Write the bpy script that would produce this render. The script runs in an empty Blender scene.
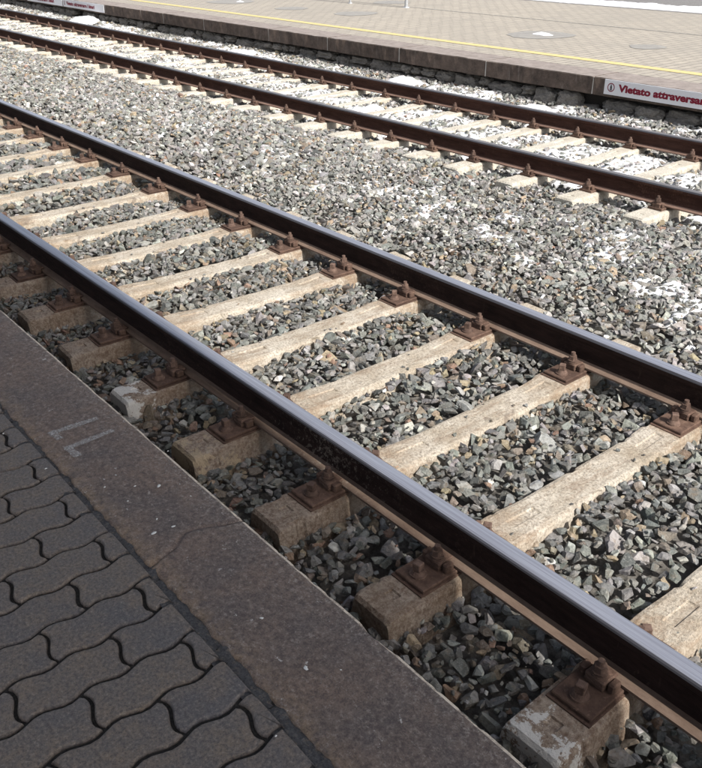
import bpy, bmesh, math, random
import numpy as np
from mathutils import Matrix, Vector, noise as mnoise

random.seed(7)
rng = np.random.default_rng(7)
D = bpy.data
SC = bpy.context.scene
COL = SC.collection

# ------------------------------------------------------------------ camera
CAM_POS = np.array([1.4797, -1.6948, 1.9004])
RIGHT = np.array([0.63782266, 0.77016567, -0.005205])
DOWN = np.array([0.36918528, -0.3116627, -0.87553903])
FWD = np.array([-0.67593231, 0.55651702, -0.48311936])
FOCAL = 841.54 / 702.0
cam_data = D.cameras.new('camera')
cam_data.sensor_fit = 'HORIZONTAL'
cam_data.sensor_width = 36.0
cam_data.lens = 36.0 * FOCAL
cam_data.clip_start = 0.05
cam_data.clip_end = 2000
cam = D.objects.new('camera', cam_data)
COL.objects.link(cam)
mw = Matrix.Identity(4)
for i in range(3):
    mw[i][0] = RIGHT[i]; mw[i][1] = -DOWN[i]; mw[i][2] = -FWD[i]; mw[i][3] = CAM_POS[i]
cam.matrix_world = mw
SC.camera = cam

# ------------------------------------------------------------------ daylight
SUN_EL = math.radians(43)
SUN_Y = 0.06                      # y component per unit of height
sd = Vector((math.cos(SUN_EL), SUN_Y * math.sin(SUN_EL), math.sin(SUN_EL))).normalized()
world = D.worlds.new('World')
SC.world = world
world.use_nodes = True
wn = world.node_tree
sky = wn.nodes.new('ShaderNodeTexSky')
sky.sky_type = 'NISHITA'
sky.sun_disc = False
sky.sun_elevation = math.asin(sd.z)
sky.sun_rotation = math.atan2(sd.x, sd.y)
sky.dust_density = 3.0
hsv = wn.nodes.new('ShaderNodeHueSaturation')      # thin bright haze: a paler blue all over the sky
hsv.inputs['Saturation'].default_value = 0.55
wn.links.new(sky.outputs[0], hsv.inputs['Color'])
wn.links.new(hsv.outputs[0], wn.nodes['Background'].inputs[0])
wn.nodes['Background'].inputs[1].default_value = 0.15
sun_data = D.lights.new('sun', 'SUN')
sun_data.energy = 4.0
sun_data.angle = math.radians(0.5)
sun_data.color = (1.0, 0.965, 0.91)
sun = D.objects.new('sun', sun_data)
sun.rotation_euler = sd.to_track_quat('Z', 'Y').to_euler()
COL.objects.link(sun)
SC.view_settings.view_transform = 'Standard'
SC.view_settings.look = 'None'
SC.view_settings.exposure = 0.53
SC.view_settings.gamma = 1.0

# ------------------------------------------------------------------ materials
class NT:
    def __init__(self, name):
        self.m = D.materials.new(name)
        self.m.use_nodes = True
        self.t = self.m.node_tree
        self.bsdf = self.t.nodes['Principled BSDF']
        self.out = self.t.nodes['Material Output']
        self.co = self.t.nodes.new('ShaderNodeTexCoord')
    def link(self, a, b):
        self.t.links.new(a, b)
    def put(self, sock, v):
        if hasattr(v, 'is_linked') or isinstance(v, bpy.types.NodeSocket):
            self.link(v, sock)
        else:
            if isinstance(v, (tuple, list)) and len(v) == 3 and sock.type == 'RGBA':
                v = (*v, 1.0)
            sock.default_value = v
    def noise(self, scale, detail=4, rough=0.6, vec=None, dist=0.0, out='Fac'):
        n = self.t.nodes.new('ShaderNodeTexNoise')
        n.inputs['Scale'].default_value = scale
        n.inputs['Detail'].default_value = detail
        n.inputs['Roughness'].default_value = rough
        n.inputs['Distortion'].default_value = dist
        self.link(vec if vec is not None else self.co.outputs['Object'], n.inputs['Vector'])
        return n.outputs[out]
    def voronoi(self, scale, vec=None, feature='F1', out='Distance'):
        n = self.t.nodes.new('ShaderNodeTexVoronoi')
        n.feature = feature
        n.inputs['Scale'].default_value = scale
        self.link(vec if vec is not None else self.co.outputs['Object'], n.inputs['Vector'])
        return n.outputs[out]
    def mapping(self, scale=(1, 1, 1), loc=(0, 0, 0), vec=None):
        n = self.t.nodes.new('ShaderNodeMapping')
        n.inputs['Scale'].default_value = scale
        n.inputs['Location'].default_value = loc
        self.link(vec if vec is not None else self.co.outputs['Object'], n.inputs['Vector'])
        return n.outputs[0]
    def ramp(self, fac, stops):
        n = self.t.nodes.new('ShaderNodeValToRGB')
        el = n.color_ramp.elements
        while len(el) < len(stops):
            el.new(0.5)
        for e, (p, c) in zip(el, stops):
            e.position = p
            e.color = (*c, 1) if isinstance(c, (tuple, list)) else (c, c, c, 1)
        self.link(fac, n.inputs[0])
        return n.outputs[0]
    def mix(self, fac, a, b, mode='MIX'):
        n = self.t.nodes.new('ShaderNodeMix')
        n.data_type = 'RGBA'
        n.blend_type = mode
        self.put(n.inputs[0], fac)
        self.put(n.inputs[6], a)
        self.put(n.inputs[7], b)
        return n.outputs[2]
    def math(self, op, a, b=0.0, clamp=False):
        n = self.t.nodes.new('ShaderNodeMath')
        n.operation = op
        n.use_clamp = clamp
        self.put(n.inputs[0], a)
        self.put(n.inputs[1], b)
        return n.outputs[0]
    def axis(self, i, vec=None):
        n = self.t.nodes.new('ShaderNodeSeparateXYZ')
        self.link(vec if vec is not None else self.co.outputs['Object'], n.inputs[0])
        return n.outputs[i]
    def rand(self):
        return self.t.nodes.new('ShaderNodeObjectInfo').outputs['Random']
    def shifted(self):
        # object coordinates moved by a random amount per object, so copies do not repeat
        n = self.t.nodes.new('ShaderNodeVectorMath')
        n.operation = 'MULTIPLY_ADD'
        c = self.t.nodes.new('ShaderNodeCombineXYZ')
        r = self.rand()
        self.link(r, c.inputs[0]); self.link(r, c.inputs[1])
        n.inputs[1].default_value = (37.0, 53.0, 0.0)
        self.link(c.outputs[0], n.inputs[0])
        self.link(self.co.outputs['Object'], n.inputs[2])
        return n.outputs[0]
    def bump(self, h, strength=0.5, dist=0.005, prev=None):
        n = self.t.nodes.new('ShaderNodeBump')
        n.inputs['Strength'].default_value = strength
        n.inputs['Distance'].default_value = dist
        self.link(h, n.inputs['Height'])
        if prev is not None:
            self.link(prev, n.inputs['Normal'])
        return n.outputs[0]
    def done(self, color, rough=0.85, metal=0.0, normal=None, spec=0.3):
        self.put(self.bsdf.inputs['Base Color'], color)
        self.put(self.bsdf.inputs['Roughness'], rough)
        self.put(self.bsdf.inputs['Metallic'], metal)
        self.bsdf.inputs['Specular IOR Level'].default_value = spec
        if normal is not None:
            self.link(normal, self.bsdf.inputs['Normal'])
        return self.m

def concrete(name, base, light, stain, stain_amt=0.5, flake=0.0, outer_dirt=0.0, spots=0.0, flake_col=(0.62, 0.60, 0.56)):
    k = NT(name)
    v = k.shifted()
    big = k.noise(5, 5, 0.65, v)
    fine = k.noise(90, 4, 0.7, v)
    c = k.mix(k.ramp(big, [(0.35, 0.0), (0.65, 1.0)]), base, light)
    c = k.mix(k.ramp(fine, [(0.36, 0.7), (0.56, 0.0)]), c, tuple(x * 0.5 for x in base))
    c = k.mix(k.ramp(k.noise(30, 5, 0.75, v), [(0.56, 0.0), (0.70, 0.55)]), c, tuple(x * 0.62 for x in base))
    grain = k.voronoi(230, v)
    c = k.mix(k.ramp(grain, [(0.10, 0.55), (0.28, 0.0)]), c, tuple(min(1, x * 1.45) for x in light))
    # rust and brake dust washed off the rails: stains close to the two rail seats
    y = k.axis(1)
    ay = k.math('ABSOLUTE', y)
    near = k.math('SUBTRACT', 1.0, k.math('MULTIPLY', k.math('ABSOLUTE', k.math('SUBTRACT', ay, 0.68)), 2.6), clamp=True)
    st = k.math('MULTIPLY', near, k.ramp(k.noise(14, 5, 0.7, v, 0.6), [(0.36, 0.0), (0.60, 1.0)]))
    c = k.mix(k.math('MULTIPLY', st, stain_amt), c, stain)
    streak = k.noise(22, 4, 0.7, k.mapping((1.0, 0.18, 1.0), vec=v), 0.4)
    c = k.mix(k.ramp(streak, [(0.52, 0.0), (0.66, 0.45 * stain_amt + 0.1)]), c, tuple(x * 0.75 for x in stain))
    if spots:
        sp = k.noise(9, 3, 0.5, v, 0.8)
        c = k.mix(k.ramp(sp, [(0.66, 0.0), (0.72, spots)]), c, (0.16, 0.125, 0.10))
    if outer_dirt:
        od = k.math('MULTIPLY', k.math('SUBTRACT', k.math('MULTIPLY', y, -1.0), 0.70), 6.0, clamp=True)
        dn = k.ramp(k.noise(30, 6, 0.75, v), [(0.30, 1.0), (0.72, 0.35)])
        dcol = k.mix(k.ramp(k.noise(60, 5, 0.8, v), [(0.45, 0.0), (0.65, 1.0)]), (0.135, 0.078, 0.052), (0.32, 0.24, 0.18))
        c = k.mix(k.math('MULTIPLY', k.math('MULTIPLY', od, dn), outer_dirt), c, dcol)
    if flake:
        fn = k.math('ADD', k.noise(11, 6, 0.75, v, 0.3), k.math('MULTIPLY', k.math('SUBTRACT', k.math('MULTIPLY', y, -1.0), 1.02), 0.9))
        c = k.mix(k.math('MULTIPLY', k.ramp(fn, [(0.545, 0.0), (0.575, 1.0)]), flake), c, flake_col)
    b1 = k.bump(fine, 0.8, 0.005)
    b2 = k.bump(k.noise(28, 6, 0.75, v), 0.9, 0.012, b1)
    return k.done(c, 0.92, 0, b2, 0.15)

M_CON = concrete('tan_concrete', (0.40, 0.337, 0.258), (0.60, 0.545, 0.462), (0.25, 0.155, 0.09), 0.75, 0.0, 0.85, 0.6)
M_CON_FLAKE = concrete('white_flaked_concrete', (0.40, 0.337, 0.258), (0.60, 0.545, 0.462), (0.25, 0.155, 0.09), 0.75, 1.0, 0.9, 0.3)
M_CON_CREAM = concrete('cream_patched_concrete', (0.40, 0.337, 0.258), (0.60, 0.545, 0.462), (0.25, 0.155, 0.09), 0.75, 0.85, 0.9, 0.3, (0.44, 0.35, 0.24))
M_CON_FAR = concrete('pale_concrete', (0.50, 0.455, 0.375), (0.66, 0.62, 0.54), (0.42, 0.33, 0.24), 0.45, 0.0, 0.0, 0.0)

def rust(name, dark, light, rough=0.85, scale=1.0, bumpd=0.002):
    k = NT(name)
    v = k.shifted()
    a = k.noise(35 * scale, 6, 0.75, v)
    b = k.noise(6 * scale, 4, 0.6, v)
    c = k.mix(k.ramp(a, [(0.35, 0.0), (0.65, 1.0)]), dark, light)
    c = k.mix(k.ramp(b, [(0.4, 0.0), (0.7, 0.6)]), c, tuple(x * 0.55 for x in dark))
    c = k.mix(k.math('MULTIPLY', k.rand(), 0.55), c, tuple(x * 0.5 for x in dark))
    c = k.mix(k.ramp(k.noise(50, 5, 0.8, v, 0.5), [(0.58, 0.0), (0.70, 0.5)]), c, (0.30, 0.20, 0.145))
    nb = k.bump(k.noise(160 * scale, 4, 0.7, v), 0.8, bumpd)
    return k.done(c, rough, 0, nb, 0.25)

M_PLATE = rust('rusty_plate', (0.085, 0.050, 0.038), (0.185, 0.118, 0.086))
M_BOLT = rust('rusty_bolt', (0.085, 0.052, 0.041), (0.21, 0.14, 0.108))
M_CLIP = rust('rusty_clip', (0.095, 0.056, 0.042), (0.22, 0.142, 0.106))

def rail_side(name, dark, light, dust, splash=False):
    k = NT(name)
    v = k.co.outputs['Object']
    a = k.noise(18, 6, 0.75, k.mapping((0.35, 1, 1.6)))
    c = k.mix(k.ramp(a, [(0.35, 0.0), (0.7, 1.0)]), dark, light)
    drip = k.noise(30, 5, 0.7, k.mapping((1.0, 1.0, 0.12)))
    c = k.mix(k.ramp(drip, [(0.62, 0.0), (0.74, 0.5)]), c, dust)
    pat = k.noise(1.1, 3, 0.6, k.mapping((1, 0, 0), (3.3, 0, 0)))
    spk = k.ramp(k.noise(70, 4, 0.8), [(0.55, 0.0), (0.62, 1.0)])
    c = k.mix(k.math('MULTIPLY', spk, k.ramp(pat, [(0.52, 0.0), (0.68, 0.7)])), c, dust)
    if splash:      # pale dried splashes thrown up on one stretch of the rail
        w_ = k.math('SUBTRACT', 1.0, k.math('MULTIPLY', k.math('ABSOLUTE', k.math('ADD', k.axis(0), 0.72)), 1.7), clamp=True)
        sp = k.math('ADD', k.noise(55, 6, 0.8), k.math('MULTIPLY', w_, 0.10))
        c = k.mix(k.math('MULTIPLY', w_, k.ramp(sp, [(0.60, 0.0), (0.72, 0.75)])), c, (0.30, 0.25, 0.20))
    nb = k.bump(k.noise(120, 4, 0.7), 0.5, 0.002)
    return k.done(c, 0.9, 0, nb, 0.15)

M_WEB = rail_side('rail_rust_near', (0.015, 0.0085, 0.007), (0.036, 0.020, 0.016), (0.10, 0.066, 0.045))
M_FOOT = rail_side('rail_foot_dust', (0.145, 0.098, 0.074), (0.245, 0.18, 0.14), (0.10, 0.055, 0.035))
M_WEB_SPL = rail_side('rail_rust_splashed', (0.015, 0.0085, 0.007), (0.036, 0.020, 0.016), (0.10, 0.066, 0.045), True)
M_FOOT_SPL = rail_side('rail_foot_splashed', (0.11, 0.074, 0.056), (0.20, 0.145, 0.112), (0.10, 0.055, 0.035), True)
M_WEB_FAR = rail_side('rail_rust_far', (0.040, 0.019, 0.014), (0.075, 0.037, 0.027), (0.19, 0.105, 0.07))
M_FOOT_FAR = rail_side('rail_foot_far', (0.15, 0.092, 0.07), (0.25, 0.165, 0.13), (0.12, 0.06, 0.04))

def polished(name, col, dull, metal=0.7):
    k = NT(name)
    s = k.noise(260, 3, 0.6, k.mapping((0.010, 1.0, 0.3)))
    s2 = k.noise(60, 4, 0.6, k.mapping((0.03, 1.0, 0.3)))
    c = k.mix(k.ramp(s, [(0.35, 0.0), (0.7, 1.0)]), dull, col)
    c = k.mix(k.ramp(s2, [(0.55, 0.0), (0.75, 0.45)]), c, dull)
    r = k.ramp(s2, [(0.3, 0.38), (0.7, 0.52)])
    return k.done(c, r, metal, k.bump(s, 0.25, 0.001), 0.5)

M_TOP = polished('polished_running_surface', (0.47, 0.48, 0.53), (0.30, 0.30, 0.34))
M_EDGE = polished('dull_gauge_corner', (0.16, 0.155, 0.17), (0.09, 0.085, 0.09))
M_TOP_FAR = polished('worn_running_surface', (0.34, 0.32, 0.31), (0.22, 0.20, 0.19))

# ballast
k = NT('crushed_stone')
att = k.t.nodes.new('ShaderNodeAttribute'); att.attribute_name = 'stone_colour'
n1 = k.noise(45, 5, 0.7)
n2 = k.noise(260, 3, 0.7)
c = k.mix(k.ramp(n1, [(0.34, 0.85), (0.58, 0.0)]), att.outputs['Color'], (0.45, 0.44, 0.42), 'MULTIPLY')
c = k.mix(k.ramp(k.noise(120, 4, 0.75), [(0.54, 0.0), (0.68, 0.5)]), c, (0.40, 0.385, 0.35))
c = k.mix(k.ramp(k.noise(24, 5, 0.7, k.mapping((1, 1, 1), (5, 2, 1))), [(0.53, 0.0), (0.70, 0.55)]), c, (0.21, 0.155, 0.105))
M_STONE = k.done(c, 0.85, 0, k.bump(n2, 0.5, 0.002, k.bump(n1, 0.8, 0.010)), 0.3)

k = NT('ballast_fines')
n = k.noise(60, 6, 0.75)
vor = k.voronoi(26)
c = k.ramp(n, [(0.3, (0.07, 0.064, 0.058)), (0.7, (0.19, 0.178, 0.16))])
M_BED = k.done(c, 0.95, 0, k.bump(vor, 0.9, 0.03), 0.1)

k = NT('earth')
M_EARTH = k.done(k.ramp(k.noise(0.6, 8, 0.7), [(0.3, (0.12, 0.11, 0.10)), (0.7, (0.22, 0.21, 0.19))]), 0.95, 0, k.bump(k.noise(30, 6, 0.8), 0.8, 0.05), 0.1)

k = NT('snow')
nb = k.bump(k.noise(50, 5, 0.7), 0.5, 0.01)
M_SNOW = k.done(k.ramp(k.noise(18, 5, 0.7), [(0.3, (0.56, 0.56, 0.57)), (0.6, (0.78, 0.79, 0.81))]), 0.7, 0, nb, 0.3)

# near platform
k = NT('wavy_paver')
v = k.shifted()
n1 = k.noise(9, 4, 0.6, v)
n2 = k.noise(110, 6, 0.85, v)
n3 = k.noise(40, 6, 0.75, v)
c = k.mix(k.rand(), (0.115, 0.104, 0.105), (0.150, 0.124, 0.106))
c = k.mix(k.ramp(n1, [(0.35, 0.0), (0.7, 0.75)]), c, (0.22, 0.16, 0.108))
c = k.mix(k.ramp(n3, [(0.35, 0.6), (0.62, 0.0)]), c, (0.078, 0.074, 0.078))
c = k.mix(k.ramp(n2, [(0.43, 0.65), (0.485, 0.0)]), c, (0.045, 0.040, 0.040))
c = k.mix(k.ramp(n2, [(0.545, 0.0), (0.62, 0.5)]), c, (0.34, 0.29, 0.24))
M_PAVER = k.done(c, k.ramp(n3, [(0.3, 0.42), (0.7, 0.68)]), 0, k.bump(n2, 0.7, 0.003, k.bump(n3, 0.6, 0.005)), 0.4)

k = NT('joint_dirt')
c = k.ramp(k.noise(120, 5, 0.75), [(0.3, (0.014, 0.014, 0.015)), (0.7, (0.06, 0.055, 0.05))])
M_JOINT = k.done(c, 0.95, 0, k.bump(k.noise(150, 4, 0.7), 0.8, 0.006), 0.1)
k = NT('asphalt_joint')
c = k.ramp(k.noise(140, 5, 0.75), [(0.3, (0.045, 0.045, 0.05)), (0.72, (0.17, 0.165, 0.165))])
c = k.mix(k.ramp(k.noise(70, 5, 0.8, k.mapping((1, 1, 1), (3, 3, 3))), [(0.54, 0.0), (0.64, 0.8)]), c, (0.24, 0.20, 0.165))
M_MORTAR = k.done(c, 0.9, 0, k.bump(k.noise(110, 6, 0.8), 1.0, 0.012), 0.2)

k = NT('porphyry_kerb')
n1 = k.noise(4.5, 6, 0.65, None, 0.3)
n2 = k.noise(48, 8, 0.8)
n3 = k.noise(85, 6, 0.85)
y = k.axis(1)
c = k.mix(k.ramp(n1, [(0.36, 0.0), (0.62, 1.0)]), (0.148, 0.119, 0.109), (0.215, 0.152, 0.119))
c = k.mix(k.ramp(n2, [(0.42, 0.6), (0.53, 0.0)]), c, (0.080, 0.058, 0.050))
# ochre dirt trodden in along the paving joint
inner = k.math('MULTIPLY', k.math('SUBTRACT', k.math('MULTIPLY', y, -1.0), 0.925), 13.0, clamp=True)
c = k.mix(k.math('MULTIPLY', inner, k.ramp(k.noise(30, 5, 0.7), [(0.38, 0.0), (0.62, 0.9)])), c, (0.29, 0.20, 0.125))
c = k.mix(k.ramp(n3, [(0.42, 0.6), (0.48, 0.0)]), c, (0.055, 0.040, 0.035))
c = k.mix(k.ramp(n3, [(0.545, 0.0), (0.62, 0.55)]), c, (0.38, 0.315, 0.265))
outer = k.math('MULTIPLY', k.math('ADD', y, 0.80), 8.0, clamp=True)
c = k.mix(k.math('MULTIPLY', outer, k.ramp(k.noise(70, 6, 0.85, k.mapping((1, 1, 1), (2, 8, 0))), [(0.53, 0.0), (0.62, 0.85)])), c, (0.46, 0.41, 0.36))
c = k.mix(k.ramp(k.noise(33, 6, 0.85, k.mapping((1, 1.4, 1), (4, 1, 0))), [(0.58, 0.0), (0.64, 0.6)]), c, (0.38, 0.33, 0.29))
c = k.mix(k.ramp(k.noise(26, 4, 0.8, k.mapping((1, 1, 1), (9, 3, 0))), [(0.665, 0.0), (0.70, 0.9)]), c, (0.55, 0.51, 0.47))
M_KERB = k.done(c, k.ramp(n2, [(0.3, 0.55), (0.7, 0.85)]), 0, k.bump(n3, 0.7, 0.004, k.bump(n2, 0.8, 0.008)), 0.4)
k = NT('pale_arris')  # pale mottled colour for the strip along the kerb's front top edge
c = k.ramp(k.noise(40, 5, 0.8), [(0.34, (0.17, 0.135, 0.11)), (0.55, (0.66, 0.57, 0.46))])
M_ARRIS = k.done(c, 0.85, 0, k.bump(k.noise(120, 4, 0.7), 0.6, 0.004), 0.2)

def worn_paint(name, col, lo, hi, scale=60):
    k = NT(name)
    tr = k.t.nodes.new('ShaderNodeBsdfTransparent')
    mx = k.t.nodes.new('ShaderNodeMixShader')
    f = k.ramp(k.noise(scale, 6, 0.8), [(lo, 0.0), (hi, 1.0)])
    k.done(col, 0.85)
    k.link(f, mx.inputs[0]); k.link(tr.outputs[0], mx.inputs[1]); k.link(k.bsdf.outputs[0], mx.inputs[2])
    k.link(mx.outputs[0], k.out.inputs[0])
    return k.m
M_MARK = worn_paint('faded_white_paint', (0.46, 0.44, 0.42), 0.34, 0.74, 110)
M_DROP = NT('dried_white_spot').done((0.62, 0.61, 0.58), 0.9)

# far platform
k = NT('far_paving')
br = k.t.nodes.new('ShaderNodeTexBrick')
warp = k.t.nodes.new('ShaderNodeVectorMath'); warp.operation = 'ADD'
wv = k.t.nodes.new('ShaderNodeTexWave'); wv.inputs['Scale'].default_value = 2.2
k.link(k.co.outputs['Object'], wv.inputs['Vector'])
cmb = k.t.nodes.new('ShaderNodeCombineXYZ')
k.link(k.math('MULTIPLY', wv.outputs['Fac'], 0.02), cmb.inputs[1])
k.link(k.co.outputs['Object'], warp.inputs[0]); k.link(cmb.outputs[0], warp.inputs[1])
mp = k.t.nodes.new('ShaderNodeMapping'); mp.inputs['Rotation'].default_value = (0, 0, math.radians(90))
k.link(warp.outputs[0], mp.inputs['Vector']); k.link(mp.outputs[0], br.inputs['Vector'])
br.inputs['Scale'].default_value = 1.0
br.inputs['Brick Width'].default_value = 0.256
br.inputs['Row Height'].default_value = 0.125
br.inputs['Mortar Size'].default_value = 0.009
br.inputs['Color1'].default_value = (0.41, 0.365, 0.30, 1)
br.inputs['Color2'].default_value = (0.345, 0.31, 0.26, 1)
br.inputs['Mortar'].default_value = (0.15, 0.135, 0.115, 1)
c = k.mix(k.ramp(k.noise(0.55, 6, 0.7), [(0.35, 0.0), (0.7, 0.55)]), br.outputs['Color'], (0.25, 0.23, 0.20))
c = k.mix(k.ramp(k.noise(40, 5, 0.7), [(0.35, 0.35), (0.6, 0.0)]), c, (0.25, 0.23, 0.20))
M_FARPAVE = k.done(c, 0.9, 0, k.bump(br.outputs['Fac'], -0.4, 0.006), 0.2)

k = NT('damp_paving')
c = k.ramp(k.noise(9, 6, 0.75), [(0.35, (0.22, 0.205, 0.185)), (0.7, (0.32, 0.30, 0.265))])
M_DAMP = k.done(c, 0.6, 0, None, 0.4)

def slab(name, a, b, speck):
    k = NT(name)
    v = k.shifted()
    n1 = k.noise(8, 6, 0.7, v)
    n2 = k.noise(70, 5, 0.75, v)
    c = k.mix(k.ramp(n1, [(0.35, 0.0), (0.65, 1.0)]), a, b)
    c = k.mix(k.ramp(n2, [(0.58, 0.0), (0.7, 0.6)]), c, speck)
    drip = k.noise(16, 5, 0.7, k.mapping((1, 1, 0.15), vec=v))
    c = k.mix(k.ramp(drip, [(0.58, 0.0), (0.72, 0.4)]), c, speck)
    return k.done(c, 0.85, 0, k.bump(n2, 0.5, 0.006), 0.25)
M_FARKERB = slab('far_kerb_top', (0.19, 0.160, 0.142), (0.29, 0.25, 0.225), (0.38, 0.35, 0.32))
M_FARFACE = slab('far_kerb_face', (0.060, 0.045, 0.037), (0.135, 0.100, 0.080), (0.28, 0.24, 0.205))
M_MORTARLIGHT = slab('lime_joint', (0.40, 0.37, 0.33), (0.5, 0.47, 0.43), (0.3, 0.27, 0.24))
M_WALL = slab('dark_rubble', (0.11, 0.10, 0.09), (0.24, 0.22, 0.195), (0.40, 0.37, 0.33))
M_CAVITY = NT('dark_earth_fill').done((0.030, 0.026, 0.023), 0.95)
k = NT('yellow_paint')
c = k.mix(k.ramp(k.noise(30, 6, 0.75), [(0.42, 0.85), (0.62, 0.0)]), (0.62, 0.49, 0.14), (0.42, 0.37, 0.26))
M_YELLOW = k.done(c, 0.8)
M_SIGN = NT('white_sign_enamel').done((0.78, 0.77, 0.78), 0.45)
M_RED = NT('dark_red_lettering').done((0.22, 0.010, 0.030), 0.5)
M_BLACK = NT('black_print').done((0.02, 0.018, 0.02), 0.5)
k = NT('galvanised_pole')
M_POLE = k.done(k.ramp(k.noise(30, 4, 0.6), [(0.3, (0.34, 0.35, 0.36)), (0.7, (0.45, 0.46, 0.47))]), 0.5, 0.4)
k = NT('yard_asphalt')
M_YARD = k.done(k.ramp(k.noise(25, 7, 0.8), [(0.3, (0.11, 0.105, 0.10)), (0.72, (0.27, 0.26, 0.25))]), 0.95, 0, k.bump(k.noise(40, 5, 0.8), 0.7, 0.02))
k = NT('shade_canopy_board')  # board of the added out-of-view shade canopy
M_SHADE_CANOPY = k.done(k.ramp(k.noise(3, 5, 0.6), [(0.3, (0.12, 0.10, 0.085)), (0.7, (0.18, 0.155, 0.13))]), 0.9)
k = NT('ochre_render')
M_STATION = k.done(k.ramp(k.noise(2, 5, 0.6), [(0.3, (0.24, 0.19, 0.13)), (0.7, (0.32, 0.26, 0.18))]), 0.9)

# ------------------------------------------------------------------ helpers
def link(o, parent=None):
    COL.objects.link(o)
    if parent is not None:
        o.parent = parent
    return o

def tag(o, label=None, cat=None, group=None, kind=None):
    if label: o['label'] = label
    if cat: o['category'] = cat
    if group: o['group'] = group
    if kind: o['kind'] = kind
    return o

def mesh_from(name, verts, faces, mats, midx=None, smooth=False):
    me = D.meshes.new(name)
    me.from_pydata([tuple(map(float, v)) for v in verts], [], faces)
    for m in (mats if isinstance(mats, (list, tuple)) else [mats]):
        me.materials.append(m)
    if midx is not None:
        me.polygons.foreach_set('material_index', np.array(midx, dtype=np.int32))
    if smooth:
        me.polygons.foreach_set('use_smooth', np.ones(len(me.polygons), dtype=bool))
    me.update()
    return me

def obj(name, me, parent=None, loc=(0, 0, 0), rz=0.0):
    o = D.objects.new(name, me)
    o.location = loc
    o.rotation_euler = (0, 0, rz)
    return link(o, parent)

def empty(name, loc=(0, 0, 0), rz=0.0):
    o = D.objects.new(name, None)
    o.location = loc
    o.rotation_euler = (0, 0, rz)
    o.empty_display_size = 0.1
    return link(o)

def bm_mesh(name, bm, mats):
    bmesh.ops.recalc_face_normals(bm, faces=bm.faces)
    me = D.meshes.new(name)
    bm.to_mesh(me)
    bm.free()
    for m in (mats if isinstance(mats, (list, tuple)) else [mats]):
        me.materials.append(m)
    return me

def add_box(bm, x0, x1, y0, y1, z0, z1, bev=0.0, mat=0):
    r = bmesh.ops.create_cube(bm, size=1.0)
    vs = r['verts']
    for v in vs:
        v.co = Vector((x0 + (v.co.x + .5) * (x1 - x0), y0 + (v.co.y + .5) * (y1 - y0), z0 + (v.co.z + .5) * (z1 - z0)))
    fs = {f for v in vs for f in v.link_faces}
    for f in fs: f.material_index = mat
    if bev > 0:
        es = list({e for v in vs for e in v.link_edges})
        bmesh.ops.bevel(bm, geom=es, offset=bev, segments=1, affect='EDGES', profile=0.5)

def add_cyl(bm, x, y, z0, z1, r0, r1=None, n=12, rot=0.0):
    if r1 is None: r1 = r0
    m = Matrix.Translation((x, y, (z0 + z1) / 2)) @ Matrix.Rotation(rot, 4, 'Z')
    bmesh.ops.create_cone(bm, cap_ends=True, segments=n, radius1=r0, radius2=r1, depth=z1 - z0, matrix=m)

def fbm(p, o=4):
    return mnoise.fractal(Vector(p), 1.0, 2.0, o)

def smooth_noise2(shape, cell, seed, amp=1.0):
    """Value noise over a grid, cells of `cell` grid steps."""
    r = np.random.default_rng(seed)
    nx, ny = int(shape[0] / cell) + 3, int(shape[1] / cell) + 3
    g = r.random((nx, ny))
    xi = np.arange(shape[0]) / cell; yi = np.arange(shape[1]) / cell
    x0 = xi.astype(int); y0 = yi.astype(int)
    fx = xi - x0; fy = yi - y0
    fx = fx * fx * (3 - 2 * fx); fy = fy * fy * (3 - 2 * fy)
    a = g[x0][:, y0]; b = g[x0 + 1][:, y0]; c2 = g[x0][:, y0 + 1]; d = g[x0 + 1][:, y0 + 1]
    return amp * ((a * (1 - fx)[:, None] + b * fx[:, None]) * (1 - fy)[None] + (c2 * (1 - fx)[:, None] + d * fx[:, None]) * fy[None])

# ------------------------------------------------------------------ ground
RAIL_Y = [0.015, 1.515, 4.115, 5.615]
PZ = 0.36          # platform height above the rail foot
tag(obj('ground', mesh_from('ground', [(-600, -600, -.45), (600, -600, -.45), (600, 600, -.45), (-600, 600, -.45)], [(0, 1, 2, 3)], M_EARTH)), kind='structure')

# ballast surface: target height over the cross-section
yk = [-1.2, -0.68, -0.50, -0.30, -0.05, 0.10, 0.25, 0.75, 1.28, 1.42, 1.60, 1.85, 2.2, 2.8, 3.3, 3.62, 3.85, 4.05, 4.25, 4.45, 4.9, 5.4, 5.62, 5.8, 6.1, 6.7]
zk = [-.13, -.108, -.100, -.100, -.105, -.100, -.080, -.042, -.052, -.090, -.07, -.03, 0.0, 0.005, -.005, -.035, -.06, -.09, -.09, -.05, -.04, -.06, -.09, -.05, -.015, 0.015]
GX0, GX1, GY0, GY1, GS = -27.0, 3.4, -0.72, 6.72, 0.01
NX, NY = int((GX1 - GX0) / GS), int((GY1 - GY0) / GS)
gx = GX0 + (np.arange(NX) + .5) * GS
gy = GY0 + (np.arange(NY) + .5) * GS
TARGET = np.interp(gy, yk, zk)[None, :].repeat(NX, 0)
TARGET = TARGET + smooth_noise2((NX, NY), 60, 1, 0.030) - 0.015 + smooth_noise2((NX, NY), 18, 2, 0.026) - 0.013

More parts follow.
